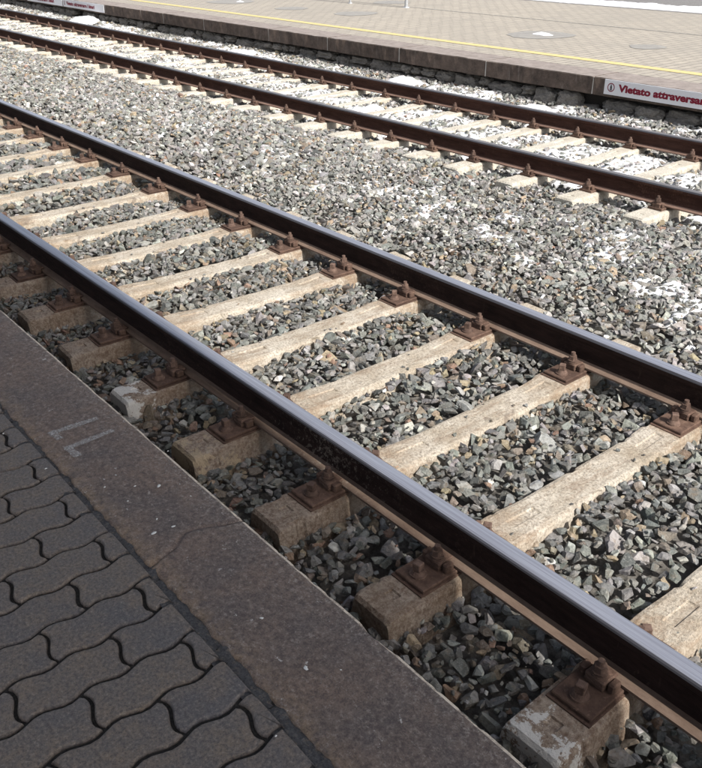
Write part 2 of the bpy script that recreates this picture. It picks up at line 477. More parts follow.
# bed sheet below the stones
bx = np.concatenate([[-60, -40], np.linspace(GX0, GX1, 143), [8, 20, 40]])
by = np.array(yk)
bz = np.interp(by, yk, zk) - 0.066
vv = [(x, y, z + 0.012 * fbm((x * 3, y * 3, 0))) for x in bx for y, z in zip(by, bz)]
nb_ = len(by)
ff = [(i * nb_ + j, (i + 1) * nb_ + j, (i + 1) * nb_ + j + 1, i * nb_ + j + 1) for i in range(len(bx) - 1) for j in range(nb_ - 1)]
tag(obj('trackbed_ground', mesh_from('trackbed', vv, ff, M_BED, smooth=True)), kind='structure')

# ------------------------------------------------------------------ rails
prof = [(-.0675, 0), (-.0675, .009), (-.050, .0135), (-.026, .0195), (-.013, .028), (-.0075, .044), (-.0075, .092), (-.0135, .106),
        (-.0325, .1125), (-.035, .117), (-.035, .134), (-.0330, .1405), (-.028, .1450), (-.020, .1470), (0, .148)]
prof = prof + [(-a, b) for a, b in reversed(prof[:-1])]
# material of each profile segment: 0 web/rust, 1 foot, 2 polished top, 3 dull corner
seg = []
for (a, b) in zip(prof, prof[1:]):
    zc = (a[1] + b[1]) / 2
    if zc < .020: seg.append(1)
    elif zc > .1455: seg.append(2)
    elif zc > .137: seg.append(3)
    else: seg.append(0)
def rail(y, x0, x1, mats, label):
    xs = np.arange(x0, x1 + .01, 1.0)
    n = len(prof)
    vs = [(x, p[0], p[1]) for x in xs for p in prof]
    fs, mi = [], []
    for i in range(len(xs) - 1):
        for j in range(n - 1):
            fs.append((i * n + j, i * n + j + 1, (i + 1) * n + j + 1, (i + 1) * n + j)); mi.append(seg[j])
        fs.append((i * n + n - 1, i * n, (i + 1) * n, (i + 1) * n + n - 1)); mi.append(1)
    fs.append(tuple(range(n - 1, -1, -1))); mi.append(0)
    fs.append(tuple((len(xs) - 1) * n + j for j in range(n))); mi.append(0)
    me = mesh_from('rail', vs, fs, mats, mi)
    bm = bmesh.new(); bm.from_mesh(me); bmesh.ops.recalc_face_normals(bm, faces=bm.faces)
    bm.to_mesh(me); bm.free()
    o = obj('rail', me, None, (0, y, 0))
    return tag(o, label, 'rail', 'rails of the two tracks')
near_m = [M_WEB, M_FOOT, M_TOP, M_EDGE]
far_m = [M_WEB_FAR, M_FOOT_FAR, M_TOP_FAR, M_EDGE]
rail(RAIL_Y[0], -32, 6, [M_WEB_SPL, M_FOOT_SPL, M_TOP, M_EDGE], 'steel rail with polished blue-grey top running closest to the dark kerb')
rail(RAIL_Y[1], -32, 6, near_m, 'steel rail with polished top beside the wide grey ballast strip between the tracks')
rail(RAIL_Y[2], -44, 6, far_m, 'brown rusty rail of the snowy track, on the side of the wide ballast strip')
rail(RAIL_Y[3], -44, 6, far_m, 'brown rusty rail of the snowy track, beside the stone wall of the sunlit platform')

# ------------------------------------------------------------------ sleepers
def sleeper_mesh(seed):
    r = random.Random(seed)
    L = 1.145
    marks = [(-.475, -.325), (.325, .475), (-1.065, -1.03)]
    ys = set(np.linspace(-L + .012, L - .012, 124))
    for a, b in marks:
        ys |= {a - .002, a + .002, b - .002, b + .002}
    ys = sorted(ys)
    ys = [-L] + ys + [L]
    xt = [-1.0, -.82, -.55, -.26, -.21, -.1, .1, .21, .26, .55, .82, 1.0]   # fractions of the half top width
    rows = []
    off = r.random() * 50
    for i, y in enumerate(ys):
        ay = abs(y)
        t = min(1, max(0, (ay - .30) / .22)); t = t * t * (3 - 2 * t)
        ztop = -.030 + .009 * t
        wt = .081 + .006 * t
        wb = wt + .048
        zb = -.21
        end = (i == 0 or i == len(ys) - 1)
        if end: ztop -= .012
        row = [(-wb, zb), (-(wt + .012), ztop - .055), ]
        row += [(-(wt + .006), ztop - .016 )]
        row += [(f * wt, ztop - (.004 if abs(f) == 1.0 else 0)) for f in xt]
        row += [((wt + .006), ztop - .016), ((wt + .012), ztop - .055), (wb, zb)]
        out = []
        for j, (x, z) in enumerate(row):
            edge = abs(abs(x) - wt) < .013
            nz = fbm((x * 6 + off, y * 6, z * 6), 3)
            chip = 0.0
            if edge and abs(x) > wt * .9:
                chip = max(0, fbm((off, y * 13, 3 if x > 0 else 7), 4) - .2) * .030
            if z < ztop - .1: chip = 0
            xx = x - math.copysign(chip, x) + .0008 * nz
            zz = z + .0015 * nz - chip * .7
            for a, b in marks:
                if a < y < b and abs(x) < .22 * wt + .002 and z > ztop - .01:
                    zz -= .006
            yy = y
            if end: yy = y + math.copysign(.004 * nz, y)
            out.append((xx, yy, zz))
        rows.append(out)
    n = len(rows[0])
    vs = [p for row in rows for p in row]
    fs = [(i * n + j, i * n + j + 1, (i + 1) * n + j + 1, (i + 1) * n + j) for i in range(len(rows) - 1) for j in range(n - 1)]
    fs.append(tuple(range(n))); fs.append(tuple((len(rows) - 1) * n + j for j in reversed(range(n))))
    me = mesh_from('sleeper_block', vs, fs, M_CON)
    bm = bmesh.new(); bm.from_mesh(me); bmesh.ops.recalc_face_normals(bm, faces=bm.faces); bm.to_mesh(me); bm.free()
    return me

base_meshes = [sleeper_mesh(s) for s in range(6)]
def with_mat(me, m):
    c = me.copy(); c.materials.clear(); c.materials.append(m); return c
SLEEP = {'near': base_meshes, 'flake': [with_mat(b, M_CON_FLAKE) for b in base_meshes[:3]], 'cream': [with_mat(b, M_CON_CREAM) for b in base_meshes[:3]], 'far': [with_mat(b, M_CON_FAR) for b in base_meshes]}

# fastening meshes, rail centre at the origin, both sides
bm = bmesh.new()
add_box(bm, -.074, .074, -.238, .190, -.022, -.016, .001)
add_box(bm, -.068, .068, -.226, .180, -.0158, -.003, .003)
for s in (-1, 1):
    for t in (-1, 1):
        add_box(bm, min(t * .036, t * .060), max(t * .036, t * .060), min(s * .074, s * .112), max(s * .074, s * .112), -.0028, .030, .005)
ME_PLATE = bm_mesh('base_plate', bm, M_PLATE)
bm = bmesh.new()
add_box(bm, -.060, .060, -.128, .128, -.022, -.002, .003)
for s in (-1, 1):
    for t in (-1, 1):
        add_box(bm, min(t * .036, t * .052), max(t * .036, t * .052), min(s * .074, s * .108), max(s * .074, s * .108), -.0018, .026, .005)
ME_PLATE_FAR = bm_mesh('base_plate', bm, M_PLATE)
bm = bmesh.new()   # coach screw with square head on its collar
add_cyl(bm, 0, 0, -.003, .004, .030, .029, 18)
add_cyl(bm, 0, 0, .004, .017, .026, .019, 18)
add_box(bm, -.0145, .0145, -.0145, .0145, .0165, .046, .0025)
ME_SCREW = bm_mesh('screw', bm, M_BOLT)
bm = bmesh.new()   # rigid clip bearing on the foot (towards +y) and on the plate
add_box(bm, -.034, .034, -.024, .022, .010, .030, .005)
add_box(bm, -.031, .031, .018, .050, .0125, .024, .004)
add_box(bm, -.033, .033, -.024, -.004, -.0028, .012, .003)
ME_CLIP = bm_mesh('rail_clip', bm, M_CLIP)
bm = bmesh.new()   # clip bolt: spring washer coils, nut, threaded end
add_cyl(bm, 0, 0, .030, .0345, .0245, None, 16)
add_cyl(bm, 0, 0, .035, .0385, .0205, None, 16)
add_cyl(bm, 0, 0, .0388, .0430, .0240, None, 16)
add_cyl(bm, 0, 0, .043, .063, .0205, .0195, 6, .3)
add_cyl(bm, 0, 0, .063, .080, .0115, .0105, 12)
ME_BOLT = bm_mesh('clip_bolt', bm, M_BOLT)

# a first sleeper with all its parts, copied for the rest
def make_sleeper(kind, i, x_at, yaw, y_c):
    root = empty('concrete_sleeper', (x_at, y_c, 0), yaw)
    lst = SLEEP[kind]
    obj('sleeper_block', lst[i % len(lst)], root, (0, 0, 0), math.pi * ((i // len(lst)) % 2) if kind == 'far' else 0)
    for ry in (-.75, .75):
        pl = obj('base_plate', ME_PLATE_FAR if kind == 'far' else ME_PLATE, root, (0, ry, 0))
        for s in (-1, 1):
            rz = 0 if s < 0 else math.pi
            if kind != 'far': obj('screw', ME_SCREW, pl, (random.uniform(-.006, .006), -.180 if s < 0 else .146, 0), random.uniform(0, 1.5))
            obj('rail_clip', ME_CLIP, pl, (random.uniform(-.003, .003), s * .098, 0), rz + random.uniform(-.05, .05))
            obj('clip_bolt', ME_BOLT, pl, (0, s * .098, random.uniform(-.003, .004)), random.uniform(0, 1.0))
    return root

ORD = ['first', 'second', 'third', 'fourth', 'fifth', 'sixth', 'seventh', 'eighth', 'ninth', 'tenth', 'eleventh', 'twelfth', 'thirteenth',
       'fourteenth', 'fifteenth', 'sixteenth', 'seventeenth', 'eighteenth', 'nineteenth', 'twentieth']
def ordinal(n):
    if n <= 20: return ORD[n - 1]
    if n < 30: return 'twenty-' + ORD[n - 21]
    if n == 30: return 'thirtieth'
    return 'thirty-' + ORD[n - 31]

near_x = [(.619, .60), (-.029, -.021), (-.62, -.621), (-1.222, -1.228), (-1.814, -1.803), (-2.412, -2.36), (-2.977, -2.926), (-3.558, -3.52),
          (-4.13, -4.121), (-4.745, -4.742), (-5.40, -5.397), (-6.046, -6.046), (-6.671, -6.671), (-7.299, -7.299), (-7.889, -7.889), (-8.49, -8.49)]
special = {0: ('flake', 'white paint flaking off its brown outer end'), 1: ('near', 'brown outer end with a small stamped rectangle'),
           2: ('near', 'dark brown outer end under the rail'), 3: ('cream', 'cream patch and pale drips on its outer end'),
           4: ('flake', 'whitish bleached outer end by the kerb'), 5: ('near', 'grey-brown square outer end'), 6: ('near', 'brown outer end with pale edge line'),
           7: ('near', 'brown outer end at the left edge')}
sleepers_xy = []
for i, (xa, xb) in enumerate(near_x):
    kind, txt = special.get(i, ('near', ''))
    xc = (xa + xb) / 2
    yaw = math.atan2(-(xb - xa), 1.5)
    s = make_sleeper(kind, i, xc, yaw, .765)
    lab = 'tan concrete sleeper, ' + ordinal(i + 1) + ' of the near track from the bottom right'
    if txt: lab = ordinal(i + 1) + ' near sleeper from the bottom right, ' + txt
    tag(s, lab, 'sleeper', 'concrete sleepers of the near track')
    sleepers_xy.append((xc, yaw, .765))
for x_, lab_ in ((1.22, 'tan concrete sleeper just past the bottom right corner of the view'), (1.82, 'tan concrete sleeper well past the bottom right corner of the view')):
    tag(make_sleeper('near', 17, x_, 0, .765), lab_, 'sleeper', 'concrete sleepers of the near track')
    sleepers_xy.append((x_, 0, .765))

far_x = [-1.815, -2.445, -3.08, -3.70, -4.25, -4.815, -5.385, -5.98, -6.585, -7.236, -7.844, -8.47, -9.09, -9.711, -10.37, -10.985, -11.625, -12.27,
         -12.87, -13.478, -14.091, -14.65, -15.24, -15.85, -16.46, -17.07, -17.68, -18.29, -18.9, -19.51, -20.1, -20.7]
tag(make_sleeper('far', 40, -1.2, 0, 4.865), 'pale concrete sleeper of the far track just past the right edge of the view', 'sleeper', 'pale sleepers of the far track')
sleepers_xy.append((-1.2, 0, 4.865))
for i, x in enumerate(far_x):
    yaw = random.uniform(-.012, .012)
    s = make_sleeper('far', i, x, yaw, 4.865)
    tag(s, 'pale concrete sleeper between snow patches, ' + ordinal(i + 1) + ' of the far track from the right', 'sleeper', 'pale sleepers of the far track')
    sleepers_xy.append((x, yaw, 4.865))

# ------------------------------------------------------------------ crushed stone ballast (uncountable: one object)
def archetype(seed, ncut, bevel):
    r = random.Random(seed)
    bm = bmesh.new()
    bmesh.ops.create_cube(bm, size=2.0)
    for _ in range(ncut):
        d = Vector((r.gauss(0, 1), r.gauss(0, 1), r.gauss(0, 1))).normalized()
        h = r.uniform(.50, .90)
        geom = bm.verts[:] + bm.edges[:] + bm.faces[:]
        res = bmesh.ops.bisect_plane(bm, geom=geom, plane_co=d * h, plane_no=d, clear_outer=True)
        edges = [e for e in res['geom_cut'] if isinstance(e, bmesh.types.BMEdge)]
        if edges:
            try: bmesh.ops.contextual_create(bm, geom=edges)
            except Exception: pass
    bmesh.ops.remove_doubles(bm, verts=bm.verts, dist=.10 if not bevel else .06)
    bmesh.ops.dissolve_degenerate(bm, edges=bm.edges, dist=.02)
    if bevel:
        bmesh.ops.bevel(bm, geom=bm.edges[:], offset=.055, segments=1, affect='EDGES', profile=.6, clamp_overlap=True)
    bmesh.ops.triangulate(bm, faces=bm.faces)
    bmesh.ops.recalc_face_normals(bm, faces=bm.faces)
    v = np.array([x.co[:] for x in bm.verts]); f = np.array([[q.index for q in t.verts] for t in bm.faces])
    bm.free()
    v -= v.mean(0)
    v /= np.abs(v).max()
    return v, f
NEARA = [archetype(100 + i, 10, False) for i in range(26)]
MIDA = [archetype(200 + i, 8, False) for i in range(26)]
FARA = [archetype(300 + i, 4, False) for i in range(20)]

H = TARGET - 0.062
BLOCK = np.zeros((NX, NY), bool)
for (xc, yaw, yc) in sleepers_xy:
    i0, i1 = int((xc - .2 - GX0) / GS), int((xc + .2 - GX0) / GS)
    i0 = max(i0, 0); i1 = min(i1, NX)
    X, Y = np.meshgrid(gx[i0:i1], gy, indexing='ij')
    dx = (X - xc) + (Y - yc) * math.sin(yaw)
    BLOCK[i0:i1] |= (np.abs(dx) < .098) & (np.abs(Y - yc) < 1.15)

def frustum(x, y, margin_px=330, z=-.03):
    p = np.stack([x, y, np.full_like(x, z)], -1) - CAM_POS
    d = p @ FWD
    u = 351 + 841.54 * (p @ RIGHT) / d
    v = 384 + 841.54 * (p @ DOWN) / d
    return (u > -margin_px) & (u < 702 + margin_px) & (v > -60) & (v < 768 + margin_px) & (d > .3), d

NATT = 320000
ax = rng.uniform(GX0, GX1, NATT); ay = rng.uniform(-.70, 6.66, NATT)
NEAR_N, CHIP_N = 90000, 16000                      # closer packing and small chips where the camera is near
ax = np.concatenate([ax, rng.uniform(-4.6, 3.0, NEAR_N + CHIP_N)]); ay = np.concatenate([ay, rng.uniform(-.70, 3.3, NEAR_N + CHIP_N)])
sz = np.clip(rng.lognormal(math.log(.0285), .36, len(ax)), .011, .058)       # longest half-axis
sz[-CHIP_N:] = rng.uniform(.007, .016, CHIP_N)
okf, dep = frustum(ax, ay)
ax, ay, dep, sz = ax[okf], ay[okf], dep[okf], sz[okf]
intr = (ay > 1.7) & (ay < 3.9)
sz = np.where(intr, sz * .98, np.where(ay > 3.9, sz * .95, sz))
asp = np.stack([np.ones(len(ax)), rng.uniform(.52, .92, len(ax)), rng.uniform(.36, .70, len(ax))], -1)
st_p, st_i = [], []
for q in range(len(ax)):
    a = sz[q]; th = 2 * a * asp[q, 2]
    ix = int((ax[q] - GX0) / GS); iy = int((ay[q] - GY0) / GS)
    if ix < 5 or iy < 1 or ix > NX - 6 or iy > NY - 2: continue
    if BLOCK[ix, iy]: continue
    r = max(1, int(a * .72 / GS + .5))
    x0, x1, y0, y1 = max(ix - r, 0), min(ix + r + 1, NX), max(iy - r, 0), min(iy + r + 1, NY)
    hp = H[x0:x1, y0:y1]
    h = .55 * hp.mean() + .45 * hp.max() - .18 * th
    if h + th > TARGET[ix, iy] + .020: continue
    st_p.append((ax[q], ay[q], h + th * .5)); st_i.append(q)
    np.maximum(hp, h + th * .82, out=hp)
st_p = np.array(st_p); st_i = np.array(st_i)
# stones wholly buried under others are left out
top_z = st_p[:, 2] + sz[st_i] * asp[st_i, 2]
HF = H[((st_p[:, 0] - GX0) / GS).astype(int), ((st_p[:, 1] - GY0) / GS).astype(int)]
keep = HF < top_z + .010
st_p, st_i = st_p[keep], st_i[keep]
s_sz, s_as, s_dep = sz[st_i], asp[st_i], dep[st_i]

def rotmats(n):
    yaw = rng.uniform(0, 2 * np.pi, n); tx = rng.normal(0, .42, n); ty = rng.normal(0, .42, n)
    def R(axis, a):
        c_, s_ = np.cos(a), np.sin(a); m = np.zeros((len(a), 3, 3)); m[:, 0, 0] = m[:, 1, 1] = m[:, 2, 2] = 1
        i, j = [(1, 2), (2, 0), (0, 1)][axis]
        m[:, i, i] = c_; m[:, j, j] = c_; m[:, i, j] = -s_; m[:, j, i] = s_
        return m
    return R(0, tx) @ R(1, ty) @ R(2, yaw)

PAL = np.array([(.105, .108, .102), (.145, .148, .140), (.195, .195, .185), (.255, .250, .235), (.33, .322, .30), (.50, .49, .46), (.29, .235, .165), (.225, .150, .110), (.185, .155, .125)])
W_IN = np.array([.17, .24, .24, .14, .05, .012, .06, .018, .07])
W_MID = np.array([.06, .14, .26, .27, .13, .03, .055, .012, .05])
W_FAR = np.array([.05, .10, .18, .25, .20, .14, .05, .01, .02])
W_OUT = np.array([.14, .22, .22, .12, .05, .01, .06, .05, .13])
def stone_colours(y):
    n = len(y); out = np.empty((n, 3)); u = rng.random(n)
    for lo, hi, w in ((-9, 0.0, W_OUT), (0.0, 1.56, W_IN), (1.56, 3.95, W_MID), (3.95, 9, W_FAR)):
        m = (y >= lo) & (y < hi)
        out[m] = PAL[np.searchsorted(np.cumsum(w / w.sum()), u[m] * .9999)]
    out *= rng.uniform(.88, 1.45, (n, 1)); out[(y > 1.56) & (y < 3.95)] *= 1.06; out *= rng.uniform(.95, 1.05, (n, 3))
    return np.clip(out, 0, .8)

def build_stones(name, pos, size, aspect, cols, arch, label=None):
    V, F, Cc = [], [], []
    base = 0
    pick = rng.integers(0, len(arch), len(pos))
    Rm = rotmats(len(pos))
    for a, (v, f) in enumerate(arch):
        m = np.where(pick == a)[0]
        if not len(m): continue
        sc = size[m][:, None] * aspect[m]
        # v (nv,3) scaled then rotated: yaw first
        P = np.einsum('nij,nkj->nki', Rm[m], v[None] * sc[:, None, :]) + pos[m][:, None, :]
        nv = len(v)
        V.append(P.reshape(-1, 3)); Cc.append(np.repeat(cols[m], nv, 0))
        F.append((f[None] + base + (np.arange(len(m)) * nv)[:, None, None]).reshape(-1, 3))
        base += nv * len(m)
    V = np.concatenate(V).astype(np.float32); F = np.concatenate(F).astype(np.int32); Cc = np.concatenate(Cc)
    me = D.meshes.new(name)
    me.vertices.add(len(V)); me.vertices.foreach_set('co', V.ravel())
    me.loops.add(F.size); me.loops.foreach_set('vertex_index', F.ravel())
    me.polygons.add(len(F)); me.polygons.foreach_set('loop_start', np.arange(0, F.size, 3, dtype=np.int32))
    me.polygons.foreach_set('use_smooth', np.zeros(len(F), dtype=bool))
    me.update(calc_edges=True)
    at = me.attributes.new('stone_colour', 'FLOAT_COLOR', 'POINT')
    at.data.foreach_set('color', np.concatenate([Cc, np.ones((len(Cc), 1))], 1).astype(np.float32).ravel())
    me.materials.append(M_STONE)
    print(name, len(pos), 'stones', len(F), 'tris')
    o = obj(name, me)
    return tag(o, label, None, None, 'stuff')

chip_p, chip_s = [], []
for (xc, yaw, yc) in sleepers_xy[:16]:
    for _ in range(7):
        ly = random.uniform(-.32, .32) if random.random() < .7 else random.choice([-1, 1]) * random.uniform(.48, .58)
        a = random.uniform(.006, .013)
        dx = random.choice([-1, 1]) * random.uniform(.03, .082)
        chip_p.append((xc + dx - ly * math.sin(yaw), yc + ly, -.027 + a * .3)); chip_s.append(a)
chip_p = np.array(chip_p)
_, chip_d = frustum(chip_p[:, 0], chip_p[:, 1])
st_p = np.concatenate([st_p, chip_p]); s_sz = np.concatenate([s_sz, chip_s]); s_dep = np.concatenate([s_dep, chip_d])
s_as = np.concatenate([s_as, np.tile([[1, .75, .5]], (len(chip_p), 1))])
cols = stone_colours(st_p[:, 1])
gA = s_dep < 3.6; gB = (s_dep >= 3.6) & (s_dep < 7.5); gC = s_dep >= 7.5
for g, arch, lab in ((gA, NEARA, 'angular grey crushed stones around the nearest sleepers'), (gB, MIDA, 'grey crushed stone ballast in and beside the near track'), (gC, FARA, 'pale crushed stone ballast around the far track')):
    build_stones('ballast_gravel', st_p[g], s_sz[g], s_as[g], cols[g], arch, lab)

# ------------------------------------------------------------------ snow lying between stones
def blur(A, r):
    for ax_ in (0, 1):
        c_ = np.cumsum(np.insert(A, 0, 0, ax_), ax_)
        n = A.shape[ax_]
        lo = np.clip(np.arange(n) - r, 0, n); hi = np.clip(np.arange(n) + r + 1, 0, n)
        A = (np.take(c_, hi, ax_) - np.take(c_, lo, ax_)) / (np.expand_dims(hi - lo, 1 - ax_) if ax_ == 0 else (hi - lo)[None])
    return A
HB = blur(H, 4)
n_big = smooth_noise2((NX, NY), 75, 11); n_mid = smooth_noise2((NX, NY), 22, 12); n_small = smooth_noise2((NX, NY), 7, 13); n_mid2 = smooth_noise2((NX, NY), 34, 14)
Xg, Yg = np.meshgrid(gx, gy, indexing='ij')
infr, _ = frustum(Xg.ravel(), Yg.ravel(), 260); infr = infr.reshape(NX, NY)
far_tr = (Yg > 4.2) & (Yg < 5.52)
beyond = (Yg > 5.72) & (Yg < 6.6)
inter = (Yg > 1.75) & (Yg < 3.7)
noise_far = .45 * n_mid2 + .35 * n_mid + .2 * n_small
noise_int = .5 * n_big + .3 * n_mid + .2 * n_small
SM = np.zeros((NX, NY), bool)
SM |= far_tr & (noise_far > .44)
SM |= beyond & (noise_far > .55)
SM |= inter & (.55 * n_mid + .45 * n_small + .20 * np.exp(-((Yg - 2.75) / .60) ** 2) - .085 - .10 * np.clip(2.25 - Yg, 0, .5) > .735)
SM &= infr & ~BLOCK
SZ = HB + np.where(far_tr, .004 + .030 * np.clip(noise_far - .44, 0, .3), np.where(beyond, .004 + .05 * np.clip(noise_far - .55, 0, .3), -.006)) + (n_small - .5) * .016
for (lx, ly, lr, lh) in ((-17.17, 6.35, .34, .13), (-10.85, 6.2, .26, .09), (-16.0, 6.3, .15, .05), (-9.9, 6.15, .16, .05), (-7.1, 6.3, .2, .06), (-4.9, 6.25, .2, .05), (-6.2, 4.9, .2, .05), (-5.4, 5.25, .17, .05)):
    d2 = ((Xg - lx) / (lr * 1.3)) ** 2 + ((Yg - ly) / lr) ** 2 + (n_mid - .5) * .7
    m = d2 < 1
    SM |= m
    SZ = np.where(m, np.maximum(SZ, HB - .01 + lh * np.sqrt(np.clip(1 - d2, 0, 1)) + (n_small - .5) * .03), SZ)
st = 2
sm = SM[::st, ::st]; szz = SZ[::st, ::st]; xs_ = Xg[::st, ::st]; ys_ = Yg[::st, ::st]
cell = sm[:-1, :-1] | sm[1:, :-1] | sm[:-1, 1:] | sm[1:, 1:]
ci, cj = np.where(cell)
nx_, ny_ = sm.shape
quad = np.stack([ci * ny_ + cj, (ci + 1) * ny_ + cj, (ci + 1) * ny_ + cj + 1, ci * ny_ + cj + 1], -1)
# rims sink between the stones
rim = blur(sm.astype(float), 1)
zz_ = szz - np.where(sm, 0, .03) - .012 * (1 - rim)
uniq, inv_ = np.unique(quad, return_inverse=True)
vs = np.stack([xs_.ravel(), ys_.ravel(), zz_.ravel()], -1)[uniq]
me = mesh_from('snow', vs, [tuple(int(a) for a in q) for q in inv_.reshape(-1, 4)], M_SNOW, smooth=True)
tag(obj('snow', me), 'thin white snow remains lying between the stones', None, None, 'stuff')
print('snow quads', len(ci))

# ------------------------------------------------------------------ near platform: pavers, kerb
near_platform = empty('station_platform')
near_platform['kind'] = 'structure'
PX0, PX1 = -3.4, 3.4
bm = bmesh.new()
add_box(bm, PX0 - 20, PX1 + 12, -5.2, -.99, -.44, PZ - .010)
add_box(bm, PX0 - 20, PX1 + 12, -.988, -.70, -.44, PZ - .21)
obj('platform_bed', bm_mesh('platform_bed', bm, M_JOINT), near_platform)

PITCH, BLEN, YJ, XJ = .1245, .256, -1.065, -.0742 - .1245
def bed_x(xi, y): return xi - .0085 * math.sin(2 * math.pi * (y - YJ) / (BLEN / 2))
def block_loop(y0, y1, g, gs, ycut=None):
    """Outline of one wavy paver in row coordinates (row starts at x = 0)."""
    n = 13
    pts = []
    for i in range(n):                      # low-x side, towards +y
        y = y0 + gs + (y1 - y0 - 2 * gs) * i / (n - 1)
        pts.append((bed_x(0, y) + g, y))
    for i in range(1, 9):                   # the +y end
        x = g + (PITCH - 2 * g) * i / 9
        pts.append((x, y1 - gs + .0095 * math.sin(2 * math.pi * x / PITCH)))
    for i in range(n):
        y = y1 - gs - (y1 - y0 - 2 * gs) * i / (n - 1)
        pts.append((bed_x(PITCH, y) - g, y))
    for i in range(1, 9):
        x = PITCH - g - (PITCH - 2 * g) * i / 9
        pts.append((x, y0 + gs + .0095 * math.sin(2 * math.pi * x / PITCH)))
    if ycut is not None:
        pts = [(x, min(y, ycut - g)) for x, y in pts]
    return pts
def block_mesh(y0, y1, ycut=None):
    yc = (y0 + y1) / 2
    loops = [(block_loop(y0, y1, .0102, .0094, ycut), 0.0), (block_loop(y0, y1, .0074, .0072, ycut), -.0016), (block_loop(y0, y1, .0050, .0046, ycut), -.0065), (block_loop(y0, y1, .0050, .0046, ycut), -.05)]
    vs, fs = [], []
    n = len(loops[0][0])
    for lp, z in loops:
        vs += [(x - PITCH / 2, y - yc, z) for x, y in lp]
    fs.append(tuple(range(n)))
    for k_ in range(len(loops) - 1):
        for i in range(n):
            j = (i + 1) % n
            fs.append((k_ * n + i, (k_ + 1) * n + i, (k_ + 1) * n + j, k_ * n + j))
    me = mesh_from('paving_block', vs, fs, M_PAVER)
    bm = bmesh.new(); bm.from_mesh(me)
    bmesh.ops.remove_doubles(bm, verts=bm.verts, dist=.0003)
    bmesh.ops.recalc_face_normals(bm, faces=bm.faces); bm.to_mesh(me); bm.free()
    return me
FULL = [block_mesh(YJ - BLEN, YJ), block_mesh(YJ - BLEN / 2 - BLEN, YJ - BLEN / 2)]
rest_bm = bmesh.new()
def visible_block(x, y):
    ok, _ = frustum(np.array([x]), np.array([y]), 45, PZ)
    return bool(ok[0])
for row in range(-22, 26):
    x0 = XJ + row * PITCH
    ycut = -1.000 - .003 * math.sin(row * 1.3) - .016 * max(0, min(1, (x0 + .9) / 1.2))
    par = row % 2
    yend = YJ + BLEN - (BLEN / 2 if par else 0)     # first joint beyond the kerb joint
    if par: yend = YJ - BLEN / 2 + BLEN
    for kk in range(0, 9):
        y1 = yend - kk * BLEN; y0 = y1 - BLEN
        if y0 > ycut - .02: continue
        xc, yc = x0 + PITCH / 2, (y0 + y1) / 2
        cut = ycut if y1 > ycut - .012 else None
        jit = (random.uniform(-.0012, .0012), random.uniform(-.0012, .0012), random.uniform(-.0022, .0012))
        me = block_mesh(y0, y1, cut) if cut else FULL[par]
        if visible_block(xc, yc) or (cut and visible_block(xc, ycut - .03)):
            o = obj('paving_block', me, near_platform, (xc + jit[0], yc + jit[1], PZ + jit[2]), random.uniform(-.006, .006))
            o.rotation_euler[0] = random.uniform(-.004, .004); o.rotation_euler[1] = random.uniform(-.005, .005)
        else:
            t = bmesh.new(); t.from_mesh(me); bmesh.ops.translate(t, verts=t.verts, vec=(xc, yc, PZ + jit[2]))
            tm = D.meshes.new('tmp'); t.to_mesh(tm); t.free(); rest_bm.from_mesh(tm); D.meshes.remove(tm)
o = obj('paving', bm_mesh('paving', rest_bm, M_PAVER), near_platform); o['kind'] = 'stuff'

# dirty asphalt strip between pavers and kerb
vs, fs = [], []
xs = np.arange(PX0, PX1, .012)
for i, x in enumerate(xs):
    for j, y in enumerate(np.linspace(-1.045, -.985, 6)):
        vs.append((x, y, PZ - .0065 + .007 * fbm((x * 30, y * 30, 1), 4)))
    if i:
        b = (i - 1) * 6
        fs += [(b + j, b + 6 + j, b + 7 + j, b + j + 1) for j in range(5)]
obj('joint_filling', mesh_from('joint_filling', vs, fs, M_MORTAR, smooth=True), near_platform)

